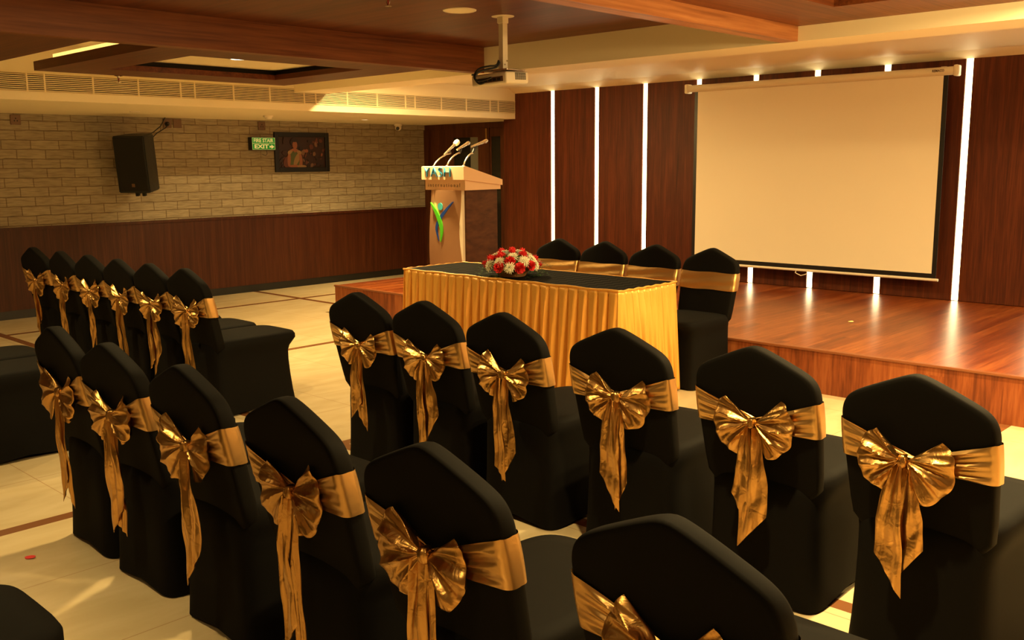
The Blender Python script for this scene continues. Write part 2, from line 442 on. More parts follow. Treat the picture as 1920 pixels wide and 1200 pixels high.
# screen wall: panels with lit gaps
STR = [-7.78, -7.10, -6.415, -5.72, -5.05, -4.39, -3.71, -2.995, -2.31, -1.62, -0.93, -0.24, 0.45, 1.14, 1.83]
wf = sbox('wall_front', M['gap'], (-8.60, XR, 8.925, 9.40, 0, 2.60))
edges = [-8.60] + STR + [XR]
for i in range(len(edges) - 1):
    a = edges[i] + (0 if i == 0 else .03); c = edges[i + 1] - (0 if i == len(edges) - 2 else .03)
    mb = MB(); mb.box(a, c, 8.89, 8.925, .30, 2.41, bev=.003)
    mb.build('wood_panel', M['panel'], wf)
LBL = ['light strip nearest the door, leftmost of the glowing slots', 'glowing strip second from the left in the panelled wall',
       'glowing strip third from the left, between lectern and projection screen', 'light strip behind the left edge of the projection screen',
       'light strip behind the screen, seen below the bar left of the pull handle', 'light strip behind the screen, just right of the pull handle',
       'light strip behind the right part of the screen', 'tall bright light strip right of the projection screen, full height']
for i, x in enumerate(STR):
    mb = MB(); mb.box(x - .029, x + .029, 8.902, 8.924, .302, 2.412, bev=.003)
    o = mb.build('light_strip', M['led'])
    tag(o, LBL[i] if i < 8 else 'light strip in the panelled wall beyond the right edge, slot %d from the screen' % (i - 6), 'light strip', 'lit slots between the wall panels')

# ceilings
XG = -8.40
MIDL, MIDR = -5.68, -2.93
sbox('ceiling', M['ceil_x'], (MIDL, MIDR, YB, 5.65, 2.48, 2.62))
sbox('trim_3', M['ceil_y'], (MIDL - .10, MIDL, YB, 5.65, 2.28, 2.62))
M['beam_lit'] = wood('pale_lit_beam_wood', (0.19, 0.062, 0.020), (0.38, 0.145, 0.050), (0.54, 0.245, 0.092), 'y', 15, 0.5, 0.42)  # paler beam wood, lightened further to carry the light falling on it
sbox('trim_4', M['beam_lit'], (MIDR - .11, MIDR, YB, 5.65, 2.28, 2.62))
sbox('ceiling.001', M['ceil_x'], (XG, MIDL - .10, YB, 2.50, 2.28, 2.33))
sbox('ceiling.002', M['cream'], (XG, MIDL - .10, YB, 5.65, 2.56, 2.62))
sbox('trim_5', M['cream'], (XB - .1, XG, YB, 9.40, 2.10, 2.62))            # duct casing over the brick wall
sbox('trim_6', M['cream'], (XG, XR, 5.65, 6.03, 2.28, 2.62))               # drop beam at the stage edge
mb = MB(); mb.box(XG, XR, 6.03, 8.95, 2.47, 2.62); mb.prism([(8.77, 2.47), (8.95, 2.47), (8.95, 2.41), (8.89, 2.41)], XG, XR, 'x')
struct('ceiling.003', mb, M['cream'])
# right bay with its recess
sbox('ceiling.004', M['ceil_y'], (MIDR, -2.44, YB, 5.65, 2.37, 2.42), (-2.44, XR, 5.095, 5.65, 2.37, 2.42), (-2.44, XR, YB, 2.9, 2.37, 2.42), (-.3, XR, 2.9, 5.095, 2.37, 2.42))
sbox('ceiling.005', M['ceil_y'], (-2.46, -2.44, 2.88, 5.115, 2.42, 2.56), (-.3, -.28, 2.88, 5.115, 2.42, 2.56), (-2.44, -.3, 5.095, 5.115, 2.42, 2.56), (-2.44, -.3, 2.88, 2.9, 2.42, 2.56), (-2.46, -.28, 2.88, 5.115, 2.56, 2.60))
sbox('ceiling.006', M['cream'], (MIDR, XR, YB, 5.65, 2.60, 2.64))
# hanging wooden tray of the left bay
TX0, TX1, TY0, TY1 = -7.79, MIDL - .10, 2.92, 5.13
IX0, IX1, IY0, IY1 = -7.33, -6.1, 3.30, 4.74
def ring(mb, x0, x1, y0, y1, a0, a1, c0, c1, z0, z1):
    mb.box(x0, a0, y0, y1, z0, z1); mb.box(a1, x1, y0, y1, z0, z1)
    mb.box(a0, a1, y0, c0, z0, z1); mb.box(a0, a1, c1, y1, z0, z1)
mb = MB(); ring(mb, TX0, TX1, TY0, TY1, IX0, IX1, IY0, IY1, 2.28, 2.322)
tr = thing('ceiling_tray', 'wooden ceiling tray with cream centre hanging over the brick wall side', 'ceiling tray')
ring(mb, TX0, TX1, TY0, TY1, TX0 + .02, TX1 - .02, TY0 + .02, TY1 - .02, 2.322, 2.348)
mb.build('frame', M['ceil_x'], tr)
mb = MB(); ring(mb, IX0 - .10, IX1 + .10, IY0 - .10, IY1 + .10, IX0 - .04, IX1 + .04, IY0 - .04, IY1 + .04, 2.322, 2.362)
mb.build('shadow_gap', M['gap'], tr)
mb = MB(); mb.box(TX0 + .12, TX1, TY0 + .10, TY1 - .10, 2.362, 2.40)
mb.build('centre_panel', M['cream'], tr)
mb = MB(); ring(mb, TX0 + .02, TX1 - .1, TY0 + .02, TY1 - .02, TX0 + .05, TX1 - .13, TY0 + .05, TY1 - .05, 2.323, 2.335)
mb.build('cove_light', M['cove'], tr)

# air grille along the duct casing
gr = thing('air_grille', 'long cream slatted air grille above the brick wall', 'air vent')
GY0, GY1 = 2.0, 8.88
mb = MB(); mb.box(XG - .001, XG + .002, GY0, GY1, 2.172, 2.312); mb.build('backing', M['gap'], gr)
mb = MB()
for k in range(9):
    z = 2.172 + (k + .5) * .14 / 9
    mb.add([(XG + .002, GY0, z - .002), (XG + .002, GY1, z - .002), (XG + .012, GY1, z - .0052), (XG + .012, GY0, z - .0052), (XG + .012, GY0, z + .002), (XG + .012, GY1, z + .002), (XG + .002, GY1, z + .005), (XG + .002, GY0, z + .005)],
           [(0, 1, 2, 3), (3, 2, 5, 4), (4, 5, 6, 7), (7, 6, 1, 0), (0, 3, 4, 7), (1, 6, 5, 2)])
mb.build('slats', M['grille'], gr)
mb = MB(); mb.box(XG, XG + .014, GY0, GY1, 2.166, 2.172); mb.box(XG, XG + .014, GY0, GY1, 2.312, 2.318)
mb.build('frame', M['grille'], gr)
y = 2.28
k = 0
while y < 8.86:
    mb = MB(); mb.box(XG + .001, XG + .0135, y - .006, y + .006, 2.172, 2.312); mb.build('divider', M['grille'], gr)
    y += .14 if k % 4 == 2 else .40; k += 1

# stage
st = thing('stage', 'low wooden stage along the screen wall with laminate top', 'stage')
SX0, SY0 = -8.28, 5.966
mb = MB(); mb.box(SX0, XR, SY0 + .03, 8.888, .0, .298); mb.build('deck', M['stage'], st)
mb = MB(); mb.box(SX0 - .008, XR, SY0 + .008, SY0 + .03, 0, .29); mb.build('front_board', M['stage_front'], st)
mb = MB(); mb.box(SX0 - .012, XR, SY0 - .004, SY0 + .034, .285, .302, bev=.004); mb.build('nosing', M['tape'], st)

# ------------------------------------------------------------------ ceiling fittings
def downlight(loc, label, glow, r=.075, lit=True):
    t = thing('downlight', label, 'ceiling light', loc, 0, 'recessed ceiling lights')
    mb = MB(); mb.lathe([(r * .78, 0), (r * .8, -.004), (r, -.006), (r * 1.02, 0)], n=32); mb.build('rim', M['white_metal'], t, 40)
    mb = MB(); mb.lathe([(.001, -.002), (r * .78, -.002)], n=32, caps=False); mb.build('lens', glow, t)
    return t
downlight((-6.72, 4.04, 2.362), 'lit ceiling light in the cream centre of the hanging wooden tray', M['glow'], .085)
downlight((-9.559, 7.43, 2.10), 'small lit downlight in the cream soffit above the framed picture', M['glow_dim'], .05)
downlight((-9.505, 4.50, 2.10), 'small unlit downlight in the soffit above the black loudspeaker', M['cream'], .05)
mb = MB(); mb.lathe([(.090, -.001), (.088, -.005), (.001, -.0055)], n=40, caps=False)
cs = thing('ceiling_speaker', 'round cream ceiling speaker beside the projector mount', 'ceiling speaker', (-4.42, 4.19, 2.48))
mb.build('grille', M['cream_white'], cs, 50)
mb = MB(); mb.lathe([(.104, 0), (.103, -.004), (.096, -.007), (.089, -.006), (.089, 0)], n=40); mb.build('rim', M['white_metal'], cs, 40)
def sprinkler(loc, label):
    t = thing('fire_sprinkler', label, 'sprinkler', loc)
    mb = MB(); mb.lathe([(.03, 0), (.032, -.004), (.012, -.008), (.010, -.02)], n=20); mb.build('escutcheon', M['steel'], t, 40)
    mb = MB(); mb.tube([(-.012, 0, -.018), (-.014, 0, -.032), (-.004, 0, -.05)], .003, 6); mb.tube([(.012, 0, -.018), (.014, 0, -.032), (.004, 0, -.05)], .003, 6)
    mb.build('yoke', M['steel'], t, 40)
    mb = MB(); mb.tube([(0, 0, -.02), (0, 0, -.048)], .0028, 8); mb.build('bulb', M['red_glass'], t, 40)
    mb = MB(); mb.lathe([(.004, -.05), (.020, -.053), (.020, -.055), (.004, -.056)], n=20); mb.build('deflector', M['steel'], t, 40)
sprinkler((-8.03 + .25, 3.567, 2.28), 'fire sprinkler under the wooden tray, in front of the grille')
sprinkler((-4.335, 3.56, 2.48), 'fire sprinkler in the middle wooden ceiling at the top edge')
sd = thing('smoke_detector', 'small white smoke detector on the soffit above the exit sign', 'smoke detector', (-9.463, 6.01, 2.10))
mb = MB(); mb.lathe([(.055, 0), (.055, -.012), (.045, -.022)], n=28); mb.build('base', M['white_plastic'], sd, 40)
mb = MB(); mb.lathe([(.040, -.022), (.036, -.036), (.001, -.040)], n=28); mb.build('sensor_cap', M['white_plastic'], sd, 40)
cc = thing('security_camera', 'white dome security camera on the soffit beside the door', 'camera', (-10.30, 8.573, 2.10))
mb = MB(); mb.lathe([(.055, 0), (.055, -.025), (.04, -.032)], n=24); mb.build('base', M['white_plastic'], cc, 40)
mb = MB(); mb.lathe([(.001, .045), (.03, .036), (.044, .01), (.04, -.02), (.02, -.04), (.001, -.045)], (0, 0, -.05), 24); mb.build('dome', M['white_plastic'], cc, 50)
mb = MB(); mb.tube([(.025, -.028, -.062), (.036, -.042, -.07)], [.024, .022], 16); mb.build('lens', M['cable'], cc, 40)

# projector on its pole
PX, PY = -4.41, 4.56
pm = thing('projector_mount', 'white ceiling pole with round plate carrying the projector', 'projector mount', (PX, PY, 2.48))
mb = MB(); mb.lathe([(.073, 0), (.073, -.003), (.02, -.006)], n=36); mb.build('ceiling_plate', M['white_metal'], pm, 40)
mb = MB(); mb.box(-.020, .020, -.022, .022, -.335, -.005, bev=.003); mb.build('pole', M['white_metal'], pm)
mb = MB(); mb.box(-.027, .024, -.027, .027, -.045, -.005, bev=.003); mb.build('collar', M['white_metal'], pm)
mb = MB(); mb.box(-.10, .11, -.08, .09, -.345, -.335, bev=.002); mb.build('bracket', M['steel'], pm)
for s in (-1, 1):
    mb = MB(); mb.tube([(.020, s * .010, -.29 + s * .012), (.025, s * .010, -.29 + s * .012)], .006, 8); mb.build('bolt', M['steel'], pm)
pj = thing('projector', 'white projector with cables hanging under the ceiling pole', 'projector', (PX - .02, PY + .01, 2.051))
pj.rotation_euler = (math.radians(2.5), math.radians(-1.5), 0)
mb = MB(); mb.box(-.168, .150, -.115, .095, 0, .075, bev=.014, seg=3); mb.build('body', M['white_plastic'], pj, 40)
mb = MB(); mb.box(-.10, .12, -.118, -.110, .016, .048); mb.build('connector_panel', M['socket'], pj)
for k in range(5):
    mb = MB(); mb.box(-.085 + k * .04, -.06 + k * .04, -.123, -.116, .022, .040); mb.build('port', M['cable'], pj)
mb = MB()
for a in range(6):
    for c in range(5):
        mb.box(.1495, .1525, -.035 + a * .017, -.022 + a * .017, .024 + c * .009, .030 + c * .009)
mb.build('vent', M['gap'], pj)
mb = MB(); mb.lathe([(.02, .075), (.02, .083), (.012, .084)], (-.15, -.10, 0), 14); mb.build('knob', M['cable'], pj)
for k, pts in enumerate(([(-.012, -.029, -.275), (-.018, -.045, -.305), (-.045, -.085, -.312), (-.085, -.125, -.325), (-.105, -.150, -.355), (-.100, -.158, -.395), (-.04, -.150, -.405), (.03, -.142, -.392)],
                         [(-.004, -.029, -.285), (-.012, -.050, -.318), (-.045, -.10, -.332), (-.080, -.145, -.352), (-.090, -.168, -.39), (-.06, -.160, -.425), (-.03, -.142, -.418)])):
    from mathutils.geometry import interpolate_bezier
    P = [Vector(p) for p in pts]; Q = []
    for i in range(len(P) - 1):
        t0 = (P[min(i + 1, len(P) - 1)] - P[max(i - 1, 0)]) / 6; t1 = (P[min(i + 2, len(P) - 1)] - P[i]) / 6
        Q += interpolate_bezier(P[i], P[i] + t0, P[i + 1] - t1, P[i + 1], 8)[:-1]
    Q.append(P[-1])
    mb = MB(); mb.tube(Q, .0065, 8)
    o = mb.build('projector_cable', M['cable'], None, 60); o.location = (PX, PY, 2.48)
    tag(o, ['upper black cable looping from the pole into the projector', 'lower black cable looping into the back of the projector'][k], 'cable', 'projector cables')

# ------------------------------------------------------------------ projection screen
ps = thing('projection_screen', 'large pull down projection screen with black border on the panelled wall', 'projection screen', (0, 0, 0))
XL, XRr = -5.72, -3.06
mb = MB(); mb.tube([(XL - .02, 8.74, 2.305), (XRr, 8.74, 2.305)], .036, 20); mb.build('housing', M['screen_case'], ps, 60)
for x0, x1 in ((XL - .06, XL - .015), (XRr - .005, XRr + .035)):
    mb = MB(); mb.box(x0, x1, 8.70, 8.79, 2.258, 2.352, bev=.012, seg=3); mb.build('end_cap', M['screen_case'], ps, 40)
mb = MB(); mb.box(XL + .045, XRr - .055, 8.745, 8.747, .50, 2.30); mb.build('border', M['black'], ps)
mb = MB(); mb.box(XL + .085, XRr - .095, 8.742, 8.7448, .545, 2.275); mb.build('fabric', M['screen'], ps)
mb = MB(); mb.tube([(XL + .03, 8.744, .490), (XRr - .035, 8.744, .490)], .013, 14); mb.build('bottom_bar', M['white_metal'], ps, 60)
mb = MB(); mb.tube([(-4.455, 8.735, .482), (-4.46, 8.73, .462), (-4.44, 8.73, .452), (-4.42, 8.73, .445), (-4.40, 8.73, .437), (-4.375, 8.73, .445), (-4.355, 8.73, .452), (-4.335, 8.73, .462), (-4.34, 8.735, .482)], .0045, 8)
mb.build('pull_handle', M['white_metal'], ps, 60)
for sx in (XL + .1, XRr - .1):
    mb = MB(); mb.box(sx - .02, sx + .02, 8.74, 8.888, 2.30, 2.345); mb.build('bracket', M['white_metal'], ps)
text_mesh('lettering', 'REMACO', .028, M['letter_dark'], ps, (-3.19, 8.7030, 2.308), (PI / 2, 0, 0), .001, .10, .0006)

# ------------------------------------------------------------------ brick wall fittings
def socket(y, z, label, holes=True, w=.10, h=.10):
    t = thing('wall_socket', label, 'wall socket', (XB, y, z), 0, 'brown wall sockets')
    mb = MB(); mb.box(-.002, .014, -w / 2, w / 2, -h / 2, h / 2, bev=.004); mb.build('plate', M['socket'], t)
    if holes:
        mb = MB()
        for a, c in ((0, .014), (-.014, -.010), (.014, -.010)):
            mb.lathe([(.001, 0), (.005, 0)], (0, 0, 0), 10, 0, False) if False else mb.box(.0138, .0150, a - .005, a + .005, c - .006, c + .006)
        mb.build('pin_hole', M['gap'], t)
    return t
socket(3.715, 2.035, 'brown wall socket high on the brick wall at the far left')
socket(5.345, 2.036, 'brown socket with black plug in it, right above the loudspeaker')
socket(5.470, 2.038, 'blank brown wall plate beside the loudspeaker plug', False)
socket(6.575, 2.036, 'brown wall socket between exit sign and soffit')
pg = thing('power_plug', 'black round plug in the socket above the loudspeaker', 'plug', (XB + .0155, 5.335, 2.03))
mb = MB(); mb.tube([(0, 0, 0), (.03, 0, 0), (.042, 0, -.004)], [.024, .024, .014], 14); mb.build('plug_body', M['cable'], pg, 40)

# loudspeaker on a wall bracket
ls = thing('loudspeaker', 'black loudspeaker tilted downward on the brick wall', 'loudspeaker', (-10.12, 4.81, 1.295))
ls.rotation_euler = (math.radians(0), 0, 0)
SW, SD, SH = .34, .38, .60
ang = math.radians(-52)
bas = Matrix.Rotation(ang, 4, 'Z') @ Matrix.Rotation(math.radians(7), 4, 'Y')   # local +x = front
def spk(name, mb, mat, sm=None):
    o = mb.build(name, mat, ls, sm); o.matrix_local = bas; return o
plan = [(.17, -.175), (.17, .175), (-.10, .155), (-.17, .10), (-.17, -.10), (-.10, -.155)]
bm = bmesh.new()
vs0 = [bm.verts.new((p[0], p[1], 0)) for p in plan]; vs1 = [bm.verts.new((p[0], p[1], SH)) for p in plan]
bm.faces.new(vs0); bm.faces.new(vs1)
for i in range(6): bm.faces.new((vs0[i], vs0[(i + 1) % 6], vs1[(i + 1) % 6], vs1[i]))
bmesh.ops.recalc_face_normals(bm, faces=bm.faces)
bmesh.ops.bevel(bm, geom=list(bm.edges), offset=.010, segments=2, affect='EDGES')
mb = MB(); mb.bm(bm); spk('cabinet', mb, M['spk_side'], 40)
mb = MB(); mb.box(.168, .177, -.162, .162, .02, SH - .02, bev=.004); spk('front_grille', mb, M['spk'])
mb = MB(); mb.box(.1765, .1785, -.016, .018, .065, .100); spk('badge', mb, M['socket'])
mb = MB(); mb.box(-.10, .06, -.03, -.01, -.028, .004, bev=.003); mb.box(-.10, .06, .03, .05, -.028, .004, bev=.003)
mb.box(.03, .07, -.045, -.01, -.05, -.01, bev=.004); mb.box(.03, .07, .03, .065, -.05, -.01, bev=.004)
spk('bracket', mb, M['spk'])
mb = MB(); mb.box(XB + .0 + 10.12, -.10, -.03, .03, .25, .33, bev=.004); mb.box(XB + 10.12, XB + 10.14, -.08, .08, .18, .40, bev=.004)
mb.build('wall_arm', M['spk'], ls)
for k, pts in enumerate(([(-10.46, 5.30, 2.098), (-10.42, 5.22, 2.0), (-10.36, 5.10, 1.93), (-10.28, 4.96, 1.88), (-10.235, 4.885, 1.85)],
                         [(-10.465, 5.335, 2.022), (-10.44, 5.29, 1.985), (-10.38, 5.15, 1.92), (-10.31, 5.03, 1.84), (-10.24, 4.89, 1.76)])):
    mb = MB(); mb.tube(pts, .006, 7); o = mb.build('speaker_cable', M['cable'], None, 60)
    tag(o, ['black cable from the soffit to the loudspeaker', 'black power cable from the plug to the loudspeaker'][k], 'cable', 'loudspeaker cables')

# exit sign: shallow box standing off the wall, green face
ex = thing('exit_sign', 'green fire stair exit sign with arrow beside the framed picture', 'exit sign', (XB, 6.545, 1.818))
mb = MB(); mb.box(.0, .082, -.168, .165, -.078, .078, bev=.004); mb.build('box', M['black'], ex)
mb = MB(); mb.box(.082, .086, -.163, .160, -.073, .073); mb.build('face', M['exit_green'], ex)
mb = MB(); mb.box(.086, .0868, -.158, .155, .0005, .0045); ring2 = [(-.160, .157, .069, .072), (-.160, .157, -.072, -.069), (-.160, -.157, -.07, .07), (.154, .157, -.07, .07)]
for a, c, e, f in ring2: mb.box(.086, .0868, a, c, e, f)
mb.build('rule', M['exit_text'], ex)
RT = (PI / 2, 0, PI / 2)
text_mesh('lettering', 'FIRE STAIR', .062, M['exit_text'], ex, (.0865, -.0015, .036), RT, .0006, .275, .0012)
text_mesh('lettering', 'EXIT', .066, M['exit_text'], ex, (.0865, -.032, -.036), RT, .0006, .200, .0022)
mb = MB()
ar = [(.078, -.047), (.105, -.047), (.105, -.062), (.145, -.036), (.105, -.010), (.105, -.025), (.078, -.025)]
mb.prism(ar, .086, .0872, 'x'); mb.build('arrow', M['exit_text'], ex)
mb = MB(); mb.tube([(.04, .06, -.078), (.03, .075, -.12), (.02, .06, -.145), (.008, .02, -.13)], .003, 6); o = mb.build('sign_cable', M['cable'], ex, 60)

# framed picture (a plain generic portrait scene)
pc = thing('framed_picture', 'dark framed painting of a person in a green dress on the brick wall', 'picture', (XB, 7.143, 1.717))
mb = MB()
ring_y, ring_z, fwid = .408, .248, .058
for a in ((-ring_y + fwid, ring_y - fwid, ring_z - fwid, ring_z), (-ring_y + fwid, ring_y - fwid, -ring_z, -ring_z + fwid), (-ring_y, -ring_y + fwid, -ring_z, ring_z), (ring_y - fwid, ring_y, -ring_z, ring_z)):
    mb.box(0, .034, *a, bev=.005)
mb.build('frame', M['black'], pc)
pcols = [(0.035, 0.013, 0.008), (0.30, 0.11, 0.055), (0.022, 0.010, 0.007), (0.07, 0.10, 0.03), (0.32, 0.20, 0.09), (0.12, 0.035, 0.02), (0.20, 0.11, 0.06)]
pm_ = [plain('painting_tone', c, 0.45) for c in pcols]
mb = MB(); mb.box(.004, .012, -.355, .355, -.195, .195, mi=0)
lay = [0]
def blob(cy, cz, ry, rz, mi, n=18, rot=0.0):
    lay[0] += 1; x = .012 + lay[0] * .0002
    ps_ = []
    for k in range(n):
        a = 2 * PI * k / n; yy, zz = ry * math.cos(a), rz * math.sin(a)
        ps_.append((cy + yy * math.cos(rot) - zz * math.sin(rot), cz + yy * math.sin(rot) + zz * math.cos(rot)))
    ps_ = [(max(-.35, min(.35, q[0])), max(-.19, min(.19, q[1]))) for q in ps_]
    mb.prism(ps_, .0118, x, 'x', mi)
rng = random.Random(7)
for k in range(46):
    blob(rng.uniform(-.05, .34), rng.uniform(-.18, .16), rng.uniform(.008, .03), rng.uniform(.01, .04), rng.choice([0, 2, 5, 5, 6, 1, 2]), 9, rng.uniform(0, 3))
for k in range(14):
    blob(rng.uniform(-.34, -.1), rng.uniform(-.18, .16), rng.uniform(.01, .03), rng.uniform(.01, .05), rng.choice([0, 2, 5]), 9, rng.uniform(0, 3))
blob(-.115, .125, .062, .055, 2)
blob(-.16, -.135, .13, .10, 5)
blob(-.12, -.08, .10, .13, 1); blob(-.125, -.10, .075, .115, 3); blob(-.09, -.09, .035, .09, 4, rot=-.5)
blob(-.205, -.09, .024, .09, 1, rot=-.08); blob(-.03, -.09, .022, .085, 1, rot=.1)
blob(-.13, -.175, .08, .018, 1); blob(-.02, -.18, .07, .02, 4)
blob(-.19, .0, .035, .022, 4, rot=.4); blob(-.05, .0, .035, .022, 4, rot=-.4)
blob(-.115, .035, .018, .04, 1); blob(-.112, .09, .036, .05, 1); blob(-.115, .148, .045, .022, 2)
mb.build('canvas', pm_, pc)

# ------------------------------------------------------------------ lectern
lc = thing('lectern', 'tall beige lectern with curved front panel and logo on the stage', 'lectern', (-7.04, 6.40, .302))
def LZ(z): return z - .302
mb = MB()   # sloping upper tray
mb.prism([(0, LZ(1.40)), (0, LZ(1.525)), (.02, LZ(1.532)), (.535, LZ(1.395)), (.535, LZ(1.340))], -.306, .306, 'x')
mb.build('top', M['lectern'], lc)
mb = MB(); mb.prism([(.03, LZ(1.298)), (.03, LZ(1.41)), (.52, LZ(1.342)), (.52, LZ(1.300))], -.285, .292, 'x')
mb.build('lower_fascia', M['lectern'], lc)
mb = MB(); mb.box(-.21, .262, .07, .50, LZ(.302) + .02, LZ(1.300)); mb.build('body', M['lect_wood'], lc)
mb = MB(); mb.box(-.27, .275, -.01, .53, 0, .03, bev=.004); mb.build('base', M['lect_wood'], lc)
# front panel: waisted outline, bowed in plan
rows = []
for i in range(33):
    t = i / 32; z = LZ(1.298) * t + .03 * (1 - t)
    k = math.sin((t - .10) * PI * 1.25)
    xl = -.222 - .030 * math.sin(t * PI * 1.15 + .25); xr = .235 - .075 * math.exp(-((t - .55) / .24) ** 2) * .55 + .0
    row = []
    for j in range(15):
        s = j / 14; row.append((xl + (xr - xl) * s, .035 - .035 * math.sin(s * PI), z))
    for j in range(15):
        s = 1 - j / 14; row.append((xl + (xr - xl) * s, .060 - .030 * math.sin(s * PI), z))
    rows.append(row)
mb = MB(); mb.grid(rows, True, 0, True, True); mb.build('front_panel', M['lectern_panel'], lc, 40)
rows = []
for i in range(33):
    t = i / 32; z = LZ(1.298) * t + .03 * (1 - t)
    xo = .238; xi = .232 - .082 * math.exp(-((t - .38) / .30) ** 2)
    rows.append([(xi, .034, z), (xo, .040, z), (xo, .075, z), (xi, .075, z)])
mb = MB(); mb.grid(rows, True, 0, True, True); mb.build('side_trim', M['white_metal'], lc, 40)
text_mesh('lettering', 'YASH', .140, M['blue'], lc, (-.065, -.006, LZ(1.466)), (PI / 2, 0, 0), .010, .38, -.0042)
text_mesh('lettering', 'i n t e r n a t i o n a l', .056, M['letter_dark'], lc, (-.01, .0285, LZ(1.345)), (PI / 2, 0, 0), .002, .46, -.0012)
def leaf(name, pts, wmax, mat, y):
    P = [Vector((a, 0, c)) for a, c in pts]; Q = []
    n = 22
    for i in range(n + 1):
        t = i / n * (len(P) - 1); k = min(int(t), len(P) - 2); f = t - k
        p0, p1, p2, p3 = P[max(k - 1, 0)], P[k], P[k + 1], P[min(k + 2, len(P) - 1)]
        Q.append(.5 * ((2 * p1) + (p2 - p0) * f + (2 * p0 - 5 * p1 + 4 * p2 - p3) * f * f + (3 * p1 - p0 - 3 * p2 + p3) * f ** 3))
    mb = MB(); rows = []
    for i, q in enumerate(Q):
        t = i / n; w = max(.0015, wmax * math.sin(PI * min(1, max(0, t))) ** .8)
        d = (Q[min(i + 1, n)] - Q[max(i - 1, 0)]).normalized(); nn = Vector((-d.z, 0, d.x))
        a, c = q + nn * w, q - nn * w
        rows.append([(a.x, y, a.z), (c.x, y, c.z), (c.x, y + .022, c.z), (a.x, y + .022, a.z)])
    mb.grid(rows, True, 0, True, True)
    return mb.build(name, mat, lc)
def lp(cx, cy):   # logo drawing units -> lectern local
    return (-.306 + (cx / 4 + 780 - 790) * .00775, LZ(1.53 - (cy / 4 + 220 - 312) * .00507))
leaf('logo_leaf', [lp(272, 640), lp(215, 715), lp(175, 775), lp(148, 850), lp(166, 950)], .020, M['leaf_blue'], -.004)
leaf('logo_leaf', [lp(108, 650), lp(150, 725), lp(178, 800), lp(188, 870), lp(178, 955)], .026, M['leaf_green'], -.008)
cx, cz = lp(180, 678)
mb = MB(); mb.tube([(cx, -.004, cz), (cx, .02, cz)], .036, 24); mb.build('logo_dot', M['dot_teal'], lc)

def mic(base, neck, tail, head, label, ball=False):
    t = thing('gooseneck_microphone', label, 'microphone', base, 0, 'microphones on the lectern')
    B = Vector(base); n_ = Vector(neck) - B; tl = Vector(tail) - B; h = Vector(head) - B
    pts = []
    for i in range(13):
        f = i / 12; pts.append(Vector((n_.x * f, n_.y * (f ** 1.35), n_.z * (1 - (1 - f) ** 1.5))))
    mb = MB(); mb.tube(pts, .0075, 10); mb.build('gooseneck', M['steel'], t, 60)
    mb = MB(); mb.lathe([(.016, .001), (.016, .006), (.009, .012)], n=16); mb.build('socket', M['steel'], t, 40)
    ax = (h - tl)
    mid = tl + ax * .33
    mb = MB(); mb.tube([n_, n_.lerp(mid, .55), mid], [.010, .013, .012], 10); mb.build('clip', M['cable'], t, 60)
    mb = MB(); mb.tube([tl, tl + ax * .25, tl + ax * .72], [.010, .012, .016], 14); mb.build('handle', M['steel'], t, 60)
    d = ax.normalized(); rb = .030 if ball else .020
    hp = [(tl + ax * .70), (tl + ax * .76), (tl + ax * .85), (tl + ax * .95), tl + ax]
    mb = MB(); mb.tube(hp, [.014, rb * .85, rb, rb * .85, rb * .3], 16); mb.build('head', M['white_metal'] if ball else M['steel'], t, 60)
mic((-7.218, 6.45, 1.527), (-7.218, 6.684, 1.655), (-7.218, 6.597, 1.645), (-7.218, 6.80, 1.785), 'gooseneck microphone with white round head, leftmost on the lectern', True)
mic((-7.022, 6.45, 1.527), (-7.022, 6.626, 1.660), (-7.022, 6.59, 1.690), (-7.022, 6.765, 1.765), 'gooseneck microphone in the middle of the lectern top')
mic((-6.786, 6.45, 1.527), (-6.786, 6.575, 1.655), (-6.786, 6.554, 1.712), (-6.786, 6.785, 1.778), 'gooseneck microphone at the right edge of the lectern')

# ------------------------------------------------------------------ head table
TXa, TXb, TYa, TYb, TZ = -5.70, -3.63, 4.77, 5.40, .75
tb = thing('folding_table', 'long table hidden under gold skirt and black cover', 'table', ((TXa + TXb) / 2, (TYa + TYb) / 2, 0))
hx, hy = (TXb - TXa) / 2, (TYb - TYa) / 2
mb = MB(); mb.box(-hx, hx, -hy, hy, TZ - .04, TZ - .006, bev=.004); mb.build('tabletop', M['lect_wood'], tb)
for sx in (-1, 1):
    for sy in (-1, 1):
        mb = MB(); mb.tube([(sx * (hx - .12), sy * (hy - .1), 0), (sx * (hx - .12), sy * (hy - .1), TZ - .04)], .016, 10); mb.build('leg', M['steel'], tb)
# black cover: thin quilted cloth, folded just over the edge
tc_ = thing('table_cover', 'black quilted cloth lying on the gold skirted table', 'tablecloth', ((TXa + TXb) / 2, (TYa + TYb) / 2, TZ))
mb = MB(); mb.box(-hx - .004, hx + .004, -hy - .004, hy + .004, -.005, .004, bev=.003); mb.build('cloth', M['quilt'], tc_)
